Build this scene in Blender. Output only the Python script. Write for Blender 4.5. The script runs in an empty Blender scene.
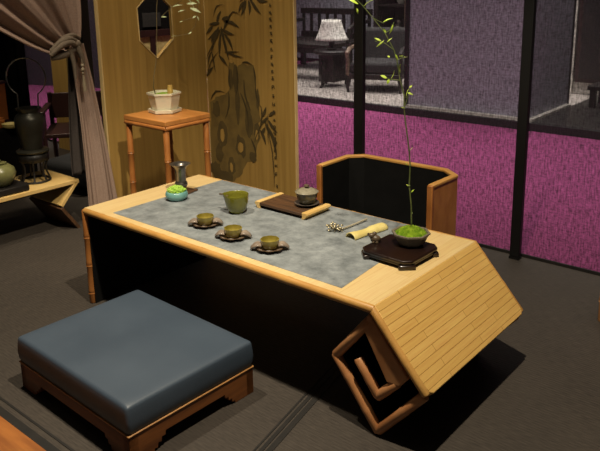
import bpy, math, random
from mathutils import Vector, Matrix
random.seed(7)
PI = math.pi
SC = bpy.context.scene
COL = SC.collection

def lin(h):
    h = h.lstrip('#'); o = []
    for i in (0, 2, 4):
        c = int(h[i:i+2], 16) / 255
        o.append(c / 12.92 if c <= .04045 else ((c + .055) / 1.055) ** 2.4)
    return (*o, 1.0)

# ------------------------------------------------------------------ camera
cam_d = bpy.data.cameras.new('camera'); cam = bpy.data.objects.new('camera', cam_d); COL.objects.link(cam)
cr = Vector((0.76670343, 0.64182404, -0.0150915)); cu = Vector((-0.13929627, 0.18925409, 0.97199765)); cf = Vector((-0.62670759, 0.74313174, -0.23450546))
mw = Matrix((cr, cu, -cf)).transposed().to_4x4(); mw.translation = (2.3523906, -1.4606952, 1.2656875)
cam.matrix_world = mw
cam_d.sensor_fit = 'HORIZONTAL'; cam_d.sensor_width = 36.0; cam_d.lens = 702.687 / 600 * 36
cam_d.shift_y = -(225.5 - 147.664) / 600; cam_d.clip_start = .05; cam_d.clip_end = 60
cam_d.dof.use_dof = True; cam_d.dof.focus_distance = 2.35; cam_d.dof.aperture_fstop = 11
SC.camera = cam
# ------------------------------------------------------------------ world and light
w = bpy.data.worlds.new('world'); SC.world = w; w.use_nodes = True
w.node_tree.nodes['Background'].inputs[0].default_value = (1.0, .9, .78, 1)
w.node_tree.nodes['Background'].inputs[1].default_value = .018
SC.view_settings.view_transform = 'Standard'; SC.view_settings.look = 'None'
SC.view_settings.gamma = 1; SC.view_settings.use_curve_mapping = False
SC.view_settings.exposure = 0.0

def spot(name, loc, tgt, power, ang, blend=.5, size=.06, col=(1, .86, .66)):
    d = bpy.data.lights.new(name, 'SPOT'); d.energy = power; d.spot_size = math.radians(ang); d.spot_blend = blend
    d.shadow_soft_size = size; d.color = col
    o = bpy.data.objects.new(name, d); COL.objects.link(o); o.location = loc
    o.rotation_euler = (Vector(tgt) - Vector(loc)).to_track_quat('-Z', 'Y').to_euler(); return o
def area(name, loc, tgt, power, size, col=(1, .9, .78), sy=None):
    d = bpy.data.lights.new(name, 'AREA'); d.energy = power; d.size = size; d.color = col
    if sy: d.shape = 'RECTANGLE'; d.size_y = sy
    o = bpy.data.objects.new(name, d); COL.objects.link(o); o.location = loc
    o.rotation_euler = (Vector(tgt) - Vector(loc)).to_track_quat('-Z', 'Y').to_euler(); return o
spot('track_spot', (1.62, -.30, 2.85), (1.05, .25, .3), 305, 78, .5, .035, (1, .87, .66))
spot('track_spot', (.25, -.35, 2.85), (.15, .0, .3), 165, 58, .7, .045, (1, .87, .66))
spot('track_spot', (.35, .15, 2.85), (-.40, 1.42, .85), 95, 55, .9, .05, (1, .87, .64))
spot('track_spot', (-.25, -.15, 2.85), (-.92, .36, .45), 95, 46, .8, .05, (1, .84, .62))
spot('rear_spot', (-.90, 1.20, 2.4), (-1.18, 1.33, .86), 130, 45, .8, .04, (1, .88, .66))
spot('rear_spot', (-1.75, .35, 2.7), (-2.3, 1.35, .55), 115, 48, .8, .05, (1, .84, .6))  # added to brighten the far left timber screen and chair, no known fixture
area('booth_fill', (1.0, -.4, 3.0), (1.0, -.2, 0), 2, 2.6, (1, .9, .78), 2.6)  # weak overhead fill added for ambience, not a ceiling light of the booth
al = area('aisle_fill', (-1.6, 2.35, 3.3), (-1.6, 3.0, 0), 74, 8.4, (1, .93, .88), .8); al.data.spread = math.radians(85)  # unseen area light added to brighten the carpet, spread narrowed off the booth floor
nl = area('neighbour_fill', (-1.6, 5.2, 3.2), (-1.6, 5.2, 0), 150, 4.5, (1, .94, .88), 2.2); nl.data.spread = math.radians(110)  # unseen area light added over the platform to brighten the far booth

# ------------------------------------------------------------------ helpers
class MB:
    def __init__(s): s.v = []; s.f = []
    def add(s, vs, fs):
        n = len(s.v); s.v += [Vector(v) for v in vs]; s.f += [tuple(i + n for i in f) for f in fs]; return s
    def box(s, a, b, M=None):
        x0, y0, z0 = a; x1, y1, z1 = b
        vs = [Vector(p) for p in ((x0,y0,z0),(x1,y0,z0),(x1,y1,z0),(x0,y1,z0),(x0,y0,z1),(x1,y0,z1),(x1,y1,z1),(x0,y1,z1))]
        if M: vs = [M @ v for v in vs]
        return s.add(vs, [(3,2,1,0),(4,5,6,7),(0,1,5,4),(1,2,6,5),(2,3,7,6),(3,0,4,7)])
    def prism(s, poly, d0, d1, axis='y'):
        """closed polygon swept along an axis; poly given in the two other axes (x,z)/(x,y)/(y,z)"""
        n = len(poly); vs = []
        for d in (d0, d1):
            for a, b in poly:
                vs.append((a, d, b) if axis == 'y' else (a, b, d) if axis == 'z' else (d, a, b))
        fs = [tuple(range(n)), tuple(range(2*n-1, n-1, -1))]
        for i in range(n):
            j = (i+1) % n; fs.append((i, i+n, j+n, j))
        return s.add(vs, fs)
    def tube(s, pts, rad, n=10, cap=True, flat=1.0):
        pts = [Vector(p) for p in pts]; m = len(pts)
        if not hasattr(rad, '__len__'): rad = [rad] * m
        vs = []; up = None
        for i, p in enumerate(pts):
            t = (pts[min(i+1, m-1)] - pts[max(i-1, 0)]).normalized()
            if up is None:
                up = Vector((0,0,1)) if abs(t.z) < .9 else Vector((1,0,0))
            a = (up - t * up.dot(t))
            if a.length < 1e-5: a = t.orthogonal()
            a.normalize(); b = t.cross(a); up = a
            for k in range(n):
                g = 2*PI*k/n; vs.append(p + (a*math.cos(g)*flat + b*math.sin(g)) * rad[i])
        fs = []
        for i in range(m-1):
            for k in range(n):
                k2 = (k+1) % n; fs.append((i*n+k, i*n+k2, (i+1)*n+k2, (i+1)*n+k))
        if cap: fs += [tuple(range(n-1, -1, -1)), tuple(range((m-1)*n, m*n))]
        return s.add(vs, fs)
    def bamboo(s, p0, p1, r, nodes=(), n=12, swell=1.16):
        p0, p1 = Vector(p0), Vector(p1); L = (p1-p0).length
        ts = [(0, r*.82), (.004/L, r), (1-.004/L, r), (1, r*.82)]
        for t in nodes:
            h = .006/L; ts += [(t-2.2*h, r*.985), (t-h, r*swell), (t-.15*h, r*1.02), (t+h*.5, r*swell*.98), (t+2.2*h, r*.985)]
        ts.sort(); return s.tube([p0.lerp(p1, t) for t, _ in ts], [q for _, q in ts], n)
    def lathe(s, prof, n=32, c=(0,0,0), mod=None, cap0=True, cap1=False, M=None):
        vs = []; m = len(prof)
        for i, (r, z) in enumerate(prof):
            for k in range(n):
                g = 2*PI*k/n; q = r * (mod(g, i) if mod else 1)
                v = Vector((c[0]+q*math.cos(g), c[1]+q*math.sin(g), c[2]+z)); vs.append(M @ v if M else v)
        fs = [(i*n+k, i*n+(k+1)%n, (i+1)*n+(k+1)%n, (i+1)*n+k) for i in range(m-1) for k in range(n)]
        if cap0: fs.append(tuple(range(n-1, -1, -1)))
        if cap1: fs.append(tuple(range((m-1)*n, m*n)))
        return s.add(vs, fs)
    def ball(s, c, r, n=10, m=7, sc=(1,1,1), jit=0):
        vs = [Vector((c[0],c[1],c[2]-r*sc[2]))]; fs = []
        for i in range(1, m):
            a = PI*i/m
            for k in range(n):
                g = 2*PI*k/n; q = r*(1+random.uniform(-jit, jit))
                vs.append(Vector((c[0]+q*sc[0]*math.sin(a)*math.cos(g), c[1]+q*sc[1]*math.sin(a)*math.sin(g), c[2]-q*sc[2]*math.cos(a))))
        vs.append(Vector((c[0],c[1],c[2]+r*sc[2]))); e = len(vs)-1
        for k in range(n):
            k2 = (k+1) % n; fs.append((0, 1+k2, 1+k)); fs.append((e, e-n+k, e-n+k2))
            for i in range(m-2): fs.append((1+i*n+k, 1+i*n+k2, 1+(i+1)*n+k2, 1+(i+1)*n+k))
        return s.add(vs, fs)
    def grid(s, fn, nu, nv):
        vs = [fn(i/nu, j/nv) for j in range(nv+1) for i in range(nu+1)]
        fs = [(j*(nu+1)+i, j*(nu+1)+i+1, (j+1)*(nu+1)+i+1, (j+1)*(nu+1)+i) for j in range(nv) for i in range(nu)]
        return s.add(vs, fs)
    def leaf(s, a, b, wd, nrm=None, bend=.12):
        a, b = Vector(a), Vector(b); t = b-a; L = t.length
        if nrm is None: nrm = Vector((random.uniform(-.5,.9), random.uniform(-1,.2), random.uniform(.1,.9)))
        side = t.cross(Vector(nrm)).normalized(); up = side.cross(t).normalized()
        rows = [(0,.06),(.2,.7),(.45,1),(.75,.6),(1,.03)]; vs = []
        for u, q in rows:
            c = a + t*u + up*(math.sin(u*PI)*bend*L)
            vs += [c-side*wd*q-up*wd*.25*q, c-up*wd*.08, c+side*wd*q-up*wd*.25*q, c+up*wd*.1]
        fs = []
        for i in range(len(rows)-1):
            o = i*4
            for k in range(4): fs.append((o+k, o+(k+1)%4, o+4+(k+1)%4, o+4+k))
        fs += [(3,2,1,0), tuple(range(len(vs)-4, len(vs)))]
        return s.add(vs, fs)

def obj(name, mb, m, parent=None, smooth=True, bevel=0, seg=2, ang=35, label=None, M=None, solid=0, kind=None, sub=0):
    me = bpy.data.meshes.new(name); off = Vector((0,0,0))
    me.from_pydata([tuple(v) for v in mb.v], [], mb.f); me.validate(); me.materials.append(m)
    import bmesh
    b = bmesh.new(); b.from_mesh(me); bmesh.ops.recalc_face_normals(b, faces=b.faces); b.to_mesh(me); b.free()
    if smooth:
        me.polygons.foreach_set('use_smooth', [True]*len(me.polygons)); me.set_sharp_from_angle(angle=math.radians(ang))
    o = bpy.data.objects.new(name, me); COL.objects.link(o)
    if M is not None: o.matrix_local = M
    if parent: o.parent = parent
    if solid:
        md = o.modifiers.new('thickness', 'SOLIDIFY'); md.thickness = solid; md.offset = 0
    if bevel:
        md = o.modifiers.new('bevel', 'BEVEL'); md.width = bevel; md.segments = seg; md.limit_method = 'ANGLE'; md.angle_limit = math.radians(40)
    if sub:
        md = o.modifiers.new('subd', 'SUBSURF'); md.levels = sub; md.render_levels = sub
    if label: o['label'] = label
    if kind: o['kind'] = kind
    return o
def tag(o, label, cat, group=None):
    o['label'] = label; o['category'] = cat
    if group: o['group'] = group
    return o
def thing(name, label, cat, loc=(0,0,0), rz=0, group=None):
    o = bpy.data.objects.new(name, None); COL.objects.link(o); o.location = loc; o.rotation_euler = (0,0,rz); o.empty_display_size = .1
    return tag(o, label, cat, group)
def struct(o): o['kind'] = 'structure'; return o
def dup(root, loc, rz, label):
    r = root.copy(); COL.objects.link(r); r.location = loc; r.rotation_euler = (0,0,rz); r['label'] = label
    for ch in list(root.children):
        c = ch.copy(); COL.objects.link(c); c.parent = r
        for g in ch.children:
            d = g.copy(); COL.objects.link(d); d.parent = c
    return r

# ------------------------------------------------------------------ materials
def M_(name, c1, c2=None, rough=.5, metal=0, scale=8, stretch=(1,1,1), bump=0, bscale=None, detail=6, spec=.5, ramp=(.35,.65), coat=0, sheen=0, trans=0):
    m = bpy.data.materials.new(name); m.use_nodes = True; nt = m.node_tree; b = nt.nodes['Principled BSDF']
    b.inputs['Roughness'].default_value = rough; b.inputs['Metallic'].default_value = metal; b.inputs['Specular IOR Level'].default_value = spec
    b.inputs['Coat Weight'].default_value = coat; b.inputs['Sheen Weight'].default_value = sheen; b.inputs['Transmission Weight'].default_value = trans
    tc = nt.nodes.new('ShaderNodeTexCoord'); mp = nt.nodes.new('ShaderNodeMapping'); mp.inputs['Scale'].default_value = stretch
    nt.links.new(tc.outputs['Object'], mp.inputs[0])
    n = nt.nodes.new('ShaderNodeTexNoise'); n.inputs['Scale'].default_value = scale; n.inputs['Detail'].default_value = detail
    nt.links.new(mp.outputs[0], n.inputs[0])
    r = nt.nodes.new('ShaderNodeValToRGB'); r.color_ramp.elements[0].position = ramp[0]; r.color_ramp.elements[1].position = ramp[1]
    r.color_ramp.elements[0].color = lin(c1); r.color_ramp.elements[1].color = lin(c2 or c1)
    nt.links.new(n.outputs['Fac'], r.inputs[0]); nt.links.new(r.outputs[0], b.inputs['Base Color'])
    if bump:
        n2 = n
        if bscale:
            n2 = nt.nodes.new('ShaderNodeTexNoise'); n2.inputs['Scale'].default_value = bscale; n2.inputs['Detail'].default_value = 4
            nt.links.new(mp.outputs[0], n2.inputs[0])
        bp = nt.nodes.new('ShaderNodeBump'); bp.inputs['Strength'].default_value = bump; bp.inputs['Distance'].default_value = .004
        nt.links.new(n2.outputs['Fac'], bp.inputs['Height']); nt.links.new(bp.outputs[0], b.inputs['Normal'])
    return m
def strips(name, c1, c2, cm, rowh, length, rot=(0,0,0), rough=.4, mort=.004, msm=.3, grain=.12):
    m = bpy.data.materials.new(name); m.use_nodes = True; nt = m.node_tree; b = nt.nodes['Principled BSDF']; b.inputs['Roughness'].default_value = rough
    tc = nt.nodes.new('ShaderNodeTexCoord'); mp = nt.nodes.new('ShaderNodeMapping'); mp.inputs['Rotation'].default_value = rot
    nt.links.new(tc.outputs['Object'], mp.inputs[0])
    br = nt.nodes.new('ShaderNodeTexBrick'); br.inputs['Color1'].default_value = lin(c1); br.inputs['Color2'].default_value = lin(c2); br.inputs['Mortar'].default_value = lin(cm)
    br.inputs['Scale'].default_value = 1; br.inputs['Brick Width'].default_value = length; br.inputs['Row Height'].default_value = rowh
    br.inputs['Mortar Size'].default_value = mort; br.inputs['Mortar Smooth'].default_value = msm; br.offset = .37; br.squash = 1
    nt.links.new(mp.outputs[0], br.inputs[0])
    m2 = nt.nodes.new('ShaderNodeMapping'); m2.inputs['Scale'].default_value = (6, 120, 120); nt.links.new(mp.outputs[0], m2.inputs[0])
    n = nt.nodes.new('ShaderNodeTexNoise'); n.inputs['Scale'].default_value = 1.5; n.inputs['Detail'].default_value = 5; nt.links.new(m2.outputs[0], n.inputs[0])
    mx = nt.nodes.new('ShaderNodeMix'); mx.data_type = 'RGBA'; mx.blend_type = 'OVERLAY'; mx.inputs[0].default_value = grain * 2.5
    nt.links.new(br.outputs['Color'], mx.inputs[6]); nt.links.new(n.outputs['Fac'], mx.inputs[7]); nt.links.new(mx.outputs[2], b.inputs['Base Color'])
    return m
BAM_PANEL = strips('bamboo strips on fold', '#dcb268', '#d4a95e', '#a37a3e', .0215, .33, (0,0,PI/2), .38, .0011)
BAM_TOP = strips('pale bamboo top', '#e0c48e', '#dabc82', '#cfae74', .05, .6, (0,0,PI/2), .35, .0008)
BAM_EDGE = M_('bamboo edge', '#cf9f58', '#b98544', .4, scale=5, stretch=(1,1,1))
BAM_EDGE.node_tree.nodes['Principled BSDF'].inputs['Roughness'].default_value = .4
BAM_BROWN = M_('carbonised bamboo', '#c38c5c', '#a87044', rough=.42, scale=9, stretch=(1,1,1))
BAM_POST = M_('reddish bamboo post', '#ad7038', '#8f5829', rough=.4, scale=7)
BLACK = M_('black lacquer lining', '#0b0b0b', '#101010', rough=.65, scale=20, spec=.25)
BLACKM = M_('black painted post', '#080808', '#0d0c0d', rough=.5, scale=15)
BLACKC = M_('black cloth', '#0c0b0c', '#141214', rough=.95, scale=60, bump=.2, spec=.1)
SLATE = M_('grey slate', '#666c6f', '#999fa2', rough=.5, scale=17, detail=12, bump=.3, bscale=70, ramp=(.34,.66))
LEATHER = M_('slate blue leather', '#3e4a58', '#475361', rough=.46, scale=5, bump=.12, bscale=260, ramp=(.3,.7))
WALNUTB = M_('stool timber', '#8a5428', '#63381a', rough=.5, scale=3.5, stretch=(1.2,1.2,9), detail=8)
WALNUT_EDGE = M_('stool edge bead', '#c29058', '#a87743', rough=.5)
ROSE = M_('dark rosewood', '#1b100e', '#26160f', rough=.28, scale=10, coat=.3)
WALPLANK = M_('walnut tray planks', '#604229', '#453020', rough=.5, scale=4, stretch=(2,22,8))
PALEB = M_('pale bamboo end', '#e0bf7e', '#d2ac66', rough=.45, scale=10)
ORANGEW = M_('orange stand wood', '#bb7f42', '#a86d34', rough=.4, scale=4, stretch=(1,8,4))
PANELW = M_('veneer ochre', '#ae8c4c', '#96763c', rough=.5, scale=3, stretch=(16,16,.5), detail=8, ramp=(.3,.7))
PANELE = M_('pale panel edging', '#d8bd86', '#cdb078', rough=.5)
INK = M_('brown ink', '#3b3016', '#4a3c1e', rough=.8, scale=20)
WASH = M_('ink wash', '#68552b', '#7a6432', rough=.8, scale=14)
WASHD = M_('dark ink wash', '#4d3f20', '#5c4c27', rough=.8, scale=14)
PORC = M_('white glazed porcelain', '#cfc8b0', '#d6d0ba', rough=.3, scale=5, coat=.3)
MOSS = M_('moss', '#4a6e12', '#86a02a', rough=.95, scale=60, bump=.8, bscale=200, ramp=(.3,.7), spec=.1)
SEDUM = M_('bright sedum', '#8db93a', '#b4d65c', rough=.6, scale=40)
LEAFB = M_('fresh leaf', '#a9c63c', '#c2d85e', rough=.5, scale=30)
LEAFP = M_('pale leaf', '#c7d6a0', '#dfe7bd', rough=.5, scale=30)
STEMG = M_('green stem', '#4e5a2a', '#6b7640', rough=.6, scale=40)
TWIG = M_('brown twig', '#5e5335', '#7a6d48', rough=.7, scale=40)
CUTW = M_('cut branch', '#c7a557', '#a98640', rough=.7, scale=40)
OLIVE = M_('olive glaze', '#6b6a20', '#7d7a2c', rough=.22, scale=12, coat=.4)
OLIVE_IN = M_('olive glaze inside', '#59551c', '#6c6726', rough=.3, scale=30)
CUPG = M_('ribbed olive glaze', '#85772a', '#9a8b40', rough=.25, scale=26, coat=.4)
BROWNG = M_('brown iron glaze', '#4a3a2c', '#5e4a38', rough=.3, scale=30, coat=.3)
SHELL = M_('pearly glaze', '#a29282', '#75675b', rough=.28, scale=40, coat=.3)
TURQ = M_('turquoise crackle glaze', '#5b8e8c', '#7aaba3', rough=.25, scale=22, coat=.4)
PEWTER = M_('pewter', '#8d8780', '#6e6963', rough=.3, metal=.85, scale=20)
SILVER = M_('aged silver', '#c9bfa2', '#8f8464', rough=.3, metal=.8, scale=60)
SILVERL = M_('pale silver rod', '#dcd3bb', '#c6bda4', rough=.3, metal=.4, scale=30)
CREAM = M_('cream bamboo', '#e2d28a', '#d5c276', rough=.45, scale=24)
CLAY = M_('brown clay', '#4e4030', '#655543', rough=.4, scale=60)
STONEB = M_('grey brown stoneware', '#6a6153', '#7a705f', rough=.6, scale=40)
GAIB = M_('grey olive glaze', '#4d4a38', '#5d5945', rough=.28, scale=20, coat=.3)
GAIL = M_('crackled lid glaze', '#96907c', '#7d7663', rough=.25, scale=60, coat=.4)
GAIS = M_('dark saucer glaze', '#4c4440', '#5f5650', rough=.28, scale=30, coat=.3)
BRONZE = M_('dark bronze', '#37352c', '#45433a', rough=.38, metal=.5, scale=14)
GPOT = M_('celadon crackle', '#7d7c50', '#69693f', rough=.3, scale=16, coat=.3)
IRON = M_('black wrought iron', '#141210', '#1e1a17', rough=.5, scale=20)
STEEL = M_('bright steel handle', '#8f8c86', '#77746e', rough=.3, metal=.7, scale=20)
DARKW = M_('dark chair wood', '#2c1714', '#371e19', rough=.45, scale=5)
SMOKEW = M_('dark furniture wood', '#171210', '#201814', rough=.45, scale=5)
CURT = M_('dusty mauve linen', '#947d70', '#a58e80', rough=.95, scale=160, bump=.25, spec=.1, ramp=(.3,.7))
CURTD = M_('grey linen lining', '#3f3936', '#4a4340', rough=.95, scale=160, bump=.25, spec=.1)
TIE = M_('grey brown tieback', '#6b5f50', '#7a6d5e', rough=.9, scale=120, bump=.3)
BEAD = M_('pale bead', '#8a7d68', '#776b58', rough=.4)
CARPET = M_('magenta carpet', '#863e66', '#9a4c78', rough=1, scale=90, spec=.05)
PLATF = M_('pale platform floor', '#8f8680', '#b3aaa3', rough=.4, scale=14, stretch=(1,3,1))
SKIRT = M_('platform skirting', '#0c0b0b', '#121111', rough=.6)
GREYW = M_('grey partition', '#9794a0', '#a5a2ae', rough=.9, scale=120)
SILL = M_('pale sill', '#c9c2b8', '#b9b2a8', rough=.5)
SHADE = M_('white lamp shade', '#d8d4cc', '#cfcac0', rough=.8)
UPH = M_('dark upholstery', '#1e1c1c', '#282525', rough=.9, scale=60)
CREAMMAT = M_('woven cream mat', '#d8c48a', '#b99f62', rough=.9, scale=70, stretch=(1,1,1), bump=.4)
ORANGEP = M_('orange card', '#b06a2a', '#a25f24', rough=.7)
CUSHD = M_('dark cushion', '#1d1d1f', '#252527', rough=.9, scale=60)

# floor: fine woven vinyl ribs
def floor_mat():
    m = bpy.data.materials.new('woven floor'); m.use_nodes = True; nt = m.node_tree; b = nt.nodes['Principled BSDF']
    b.inputs['Roughness'].default_value = .62; b.inputs['Specular IOR Level'].default_value = .35
    tc = nt.nodes.new('ShaderNodeTexCoord')
    def noise(sc, stretch):
        mp = nt.nodes.new('ShaderNodeMapping'); mp.inputs['Scale'].default_value = stretch; nt.links.new(tc.outputs['Object'], mp.inputs[0])
        n = nt.nodes.new('ShaderNodeTexNoise'); n.inputs['Scale'].default_value = sc; n.inputs['Detail'].default_value = 3; nt.links.new(mp.outputs[0], n.inputs[0]); return n
    a = noise(30, (1, 9, 1)); c = noise(2.2, (1, 1, 1))
    wv = nt.nodes.new('ShaderNodeTexWave'); wv.wave_type = 'BANDS'; wv.bands_direction = 'Y'; wv.inputs['Scale'].default_value = 26; wv.inputs['Distortion'].default_value = .6; wv.inputs['Detail'].default_value = 1
    nt.links.new(tc.outputs['Object'], wv.inputs[0])
    m1 = nt.nodes.new('ShaderNodeMath'); m1.operation = 'MULTIPLY_ADD'; m1.inputs[1].default_value = .09; nt.links.new(wv.outputs['Fac'], m1.inputs[0]); nt.links.new(a.outputs['Fac'], m1.inputs[2])
    m2 = nt.nodes.new('ShaderNodeMath'); m2.operation = 'MULTIPLY_ADD'; m2.inputs[1].default_value = .4; nt.links.new(c.outputs['Fac'], m2.inputs[0]); nt.links.new(m1.outputs[0], m2.inputs[2])
    r = nt.nodes.new('ShaderNodeValToRGB'); r.color_ramp.elements[0].position = .45; r.color_ramp.elements[1].position = 1.0
    r.color_ramp.elements[0].color = lin('#302b27'); r.color_ramp.elements[1].color = lin('#4a433c')
    nt.links.new(m2.outputs[0], r.inputs[0]); nt.links.new(r.outputs[0], b.inputs['Base Color'])
    bp = nt.nodes.new('ShaderNodeBump'); bp.inputs['Strength'].default_value = .12; bp.inputs['Distance'].default_value = .002
    nt.links.new(wv.outputs['Fac'], bp.inputs['Height']); nt.links.new(bp.outputs[0], b.inputs['Normal'])
    return m
FLOOR = floor_mat()
SEAM = M_('dark mat edging', '#171513', '#1f1c19', rough=.6, scale=20)
KERBW = M_('orange kerb timber', '#a8682f', '#8a5123', rough=.5, scale=5, stretch=(1,7,4))

def scrim_mat():
    m = bpy.data.materials.new('gauze scrim'); m.use_nodes = True; nt = m.node_tree; nt.nodes.clear()
    out = nt.nodes.new('ShaderNodeOutputMaterial'); mix = nt.nodes.new('ShaderNodeMixShader'); tr = nt.nodes.new('ShaderNodeBsdfTransparent')
    df = nt.nodes.new('ShaderNodeBsdfDiffuse'); tl = nt.nodes.new('ShaderNodeBsdfTranslucent'); m0 = nt.nodes.new('ShaderNodeMixShader'); m0.inputs[0].default_value = .45
    df.inputs[0].default_value = lin('#3a363a'); tl.inputs[0].default_value = lin('#4a444a')
    nt.links.new(df.outputs[0], m0.inputs[1]); nt.links.new(tl.outputs[0], m0.inputs[2])
    tc = nt.nodes.new('ShaderNodeTexCoord')
    def noise(sc, st):
        mp = nt.nodes.new('ShaderNodeMapping'); mp.inputs['Scale'].default_value = st; nt.links.new(tc.outputs['Object'], mp.inputs[0])
        n = nt.nodes.new('ShaderNodeTexNoise'); n.inputs['Scale'].default_value = sc; n.inputs['Detail'].default_value = 3; nt.links.new(mp.outputs[0], n.inputs[0]); return n
    v = noise(70, (2.2, 1, .40)); h = noise(70, (.7, 1, 2.0))
    ad = nt.nodes.new('ShaderNodeMath'); ad.operation = 'MULTIPLY_ADD'; ad.inputs[1].default_value = .7
    nt.links.new(h.outputs['Fac'], ad.inputs[0]); nt.links.new(v.outputs['Fac'], ad.inputs[2])
    mr = nt.nodes.new('ShaderNodeMapRange'); mr.inputs[1].default_value = .60; mr.inputs[2].default_value = 1.10; mr.inputs[3].default_value = .10; mr.inputs[4].default_value = .80
    nt.links.new(ad.outputs[0], mr.inputs[0]); nt.links.new(mr.outputs[0], mix.inputs[0])
    nt.links.new(tr.outputs[0], mix.inputs[1]); nt.links.new(m0.outputs[0], mix.inputs[2]); nt.links.new(mix.outputs[0], out.inputs[0])
    return m
SCRIM = scrim_mat()

# ================================================================== SETTING
SLN = [n_ for n_ in SLATE.node_tree.nodes if n_.type == 'TEX_NOISE']
for n_ in SLN: n_.inputs['Roughness'].default_value = .74
struct(obj('floor', MB().box((-4.2, -1.9, -.06), (3.2, 1.52, 0)), FLOOR, smooth=False))
struct(obj('floor_aisle', MB().box((-9, 1.52, -.06), (5, 9, -.002)), CARPET, smooth=False))
struct(obj('trim_1', MB().box((-2.2, -.80, 0), (2.2, -.640, .03)), KERBW, bevel=.003))
struct(obj('trim_2', MB().box((-2.2, -.636, 0), (2.2, -.598, .003)), SEAM))
struct(obj('trim_3', MB().box((-2.2, -.579, 0), (2.2, -.572, .002)), SEAM))
a = math.atan2(.53, -.107); d = Vector((math.cos(a), math.sin(a), 0)); nrm = Vector((-d.y, d.x, 0))
for k, (o0, o1) in enumerate(((-.030, -.012), (-.006, .006), (.014, .020))):
    p = Vector((1.171, -.243, 0)); q0 = p - d*.33; q1 = p + d*1.55; mb = MB(); vs = []
    for z in (0, .002):
        for q, o in ((q0, o0), (q1, o0), (q1, o1), (q0, o1)): v = q + nrm*o; vs.append((v.x, v.y, z))
    mb.add(vs, [(3,2,1,0),(4,5,6,7),(0,1,5,4),(1,2,6,5),(2,3,7,6),(3,0,4,7)])
    struct(obj('trim_%d' % (4+k), mb, SEAM))
# scrim: one stretch of gauze with a weighted hem, carried by posts
sc = thing('gauze_screen', 'grey see-through gauze stretched across the back of the booth behind the black posts', 'screen', (0, 1.515, 0))
mb = MB(); mb.add([(-3.4, 0, .012), (3.0, 0, .012), (3.0, 0, 2.6), (-3.4, 0, 2.6)], [(0,1,2,3)])
obj('gauze', mb, SCRIM, sc, smooth=False)
obj('hem', MB().box((-3.4, -.004, 0), (3.0, .004, .014)), SEAM, sc)
def post(x, y, wx, wy, h, label):
    t = thing('display_post', label, 'post', (x, y, 0), 0)
    obj('shaft', MB().box((-wx/2, -wy/2, .012), (wx/2, wy/2, h)), BLACKM, t, bevel=.004)
    obj('foot_cap', MB().box((-wx*.5-.001, -wy*.5-.001, 0), (wx*.5+.001, wy*.5+.001, .012)), BLACKM, t)
    return t
post(.283, 1.475, .056, .03, 2.6, 'black upright post behind the left half of the legless armchair')
post(1.158, 1.475, .046, .03, 2.6, 'thin black upright post against the gauze right of the armchair')
post(-.865, .63, .062, .05, 2.6, 'black upright post between the tied curtain and the wooden screen')

# ================================================================== NEIGHBOUR BOOTH (seen through the gauze)
struct(obj('floor_platform', MB().box((-4.2, 4.2, .0), (3.5, 8.2, .06)), PLATF, smooth=False))
struct(obj('trim_7', MB().box((-4.2, 4.15, -.002), (3.5, 4.2, .062)), SKIRT, smooth=False))
struct(obj('wall_neighbour_rear', MB().box((-6.5, 7.0, .06), (-.3, 7.1, 2.6)), GREYW, smooth=False))
# grey partition closet
g = thing('grey_partition', 'grey boxed partition with a pale sill seen through the gauze right of the tall plant', 'partition', (0, 0, .06))
obj('front_panel', MB().box((-1.12, 4.27, 0), (.07, 4.33, 2.5)), GREYW, g, smooth=False)
obj('side_panel', MB().box((.01, 4.33, 0), (.07, 5.16, 2.5)), GREYW, g, smooth=False)
obj('sill', MB().box((-1.12, 4.225, 0), (.115, 4.27, .02)).box((.07, 4.27, 0), (.115, 5.14, .02)), SILL, g, smooth=False)
obj('corner_post', MB().box((.025, 5.16, 0), (.075, 5.20, 2.5)), BLACKM, g)
obj('end_post', MB().box((-1.16, 4.25, 0), (-1.12, 4.34, 2.5)), BLACKM, g)

def legs_of(t, xs, ys, z0, z1, r, m, top_r=None):
    for x in xs:
        for y in ys: obj('leg', MB().tube([(x*1.0, y, z0), (x, y, z1)], [r*.8, top_r or r], 8), m, t)
# lamp on a pedestal table
t = thing('pedestal_table', 'small dark side table carrying the white shaded lamp behind the gauze', 'table', (-2.52, 4.9, .06))
obj('tabletop', MB().lathe([(.2,.37),(.21,.38),(.21,.40),(.2,.41)], 24, cap1=True), SMOKEW, t)
obj('drawer_box', MB().box((-.09,-.13,.06),(.12,.13,.37)), SMOKEW, t, bevel=.006)
for k in range(3):
    g_ = 2*PI*k/3+.5; c, s = math.cos(g_), math.sin(g_)
    obj('leg', MB().tube([(c*.05,s*.05,.1),(c*.17,s*.17,.3),(c*.2,s*.2,.16),(c*.16,s*.16,.03),(c*.2,s*.2,.0)], [.02,.026,.022,.016,.02], 8), SMOKEW, t)
t = thing('table_lamp', 'white shaded lamp on the dark side table seen through the gauze', 'lamp', (-2.52, 4.9, .47))
obj('base', MB().lathe([(.05,0),(.055,.015),(.02,.03),(.03,.06),(.035,.09),(.012,.12),(.01,.16)], 18), SMOKEW, t)
obj('lamp_shade', MB().grid(lambda u, v: ((.19-.085*v**.7)*math.cos(2*PI*u), (.19-.085*v**.7)*math.sin(2*PI*u), .115+.22*v), 28, 8), SHADE, t, solid=.004)
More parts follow.
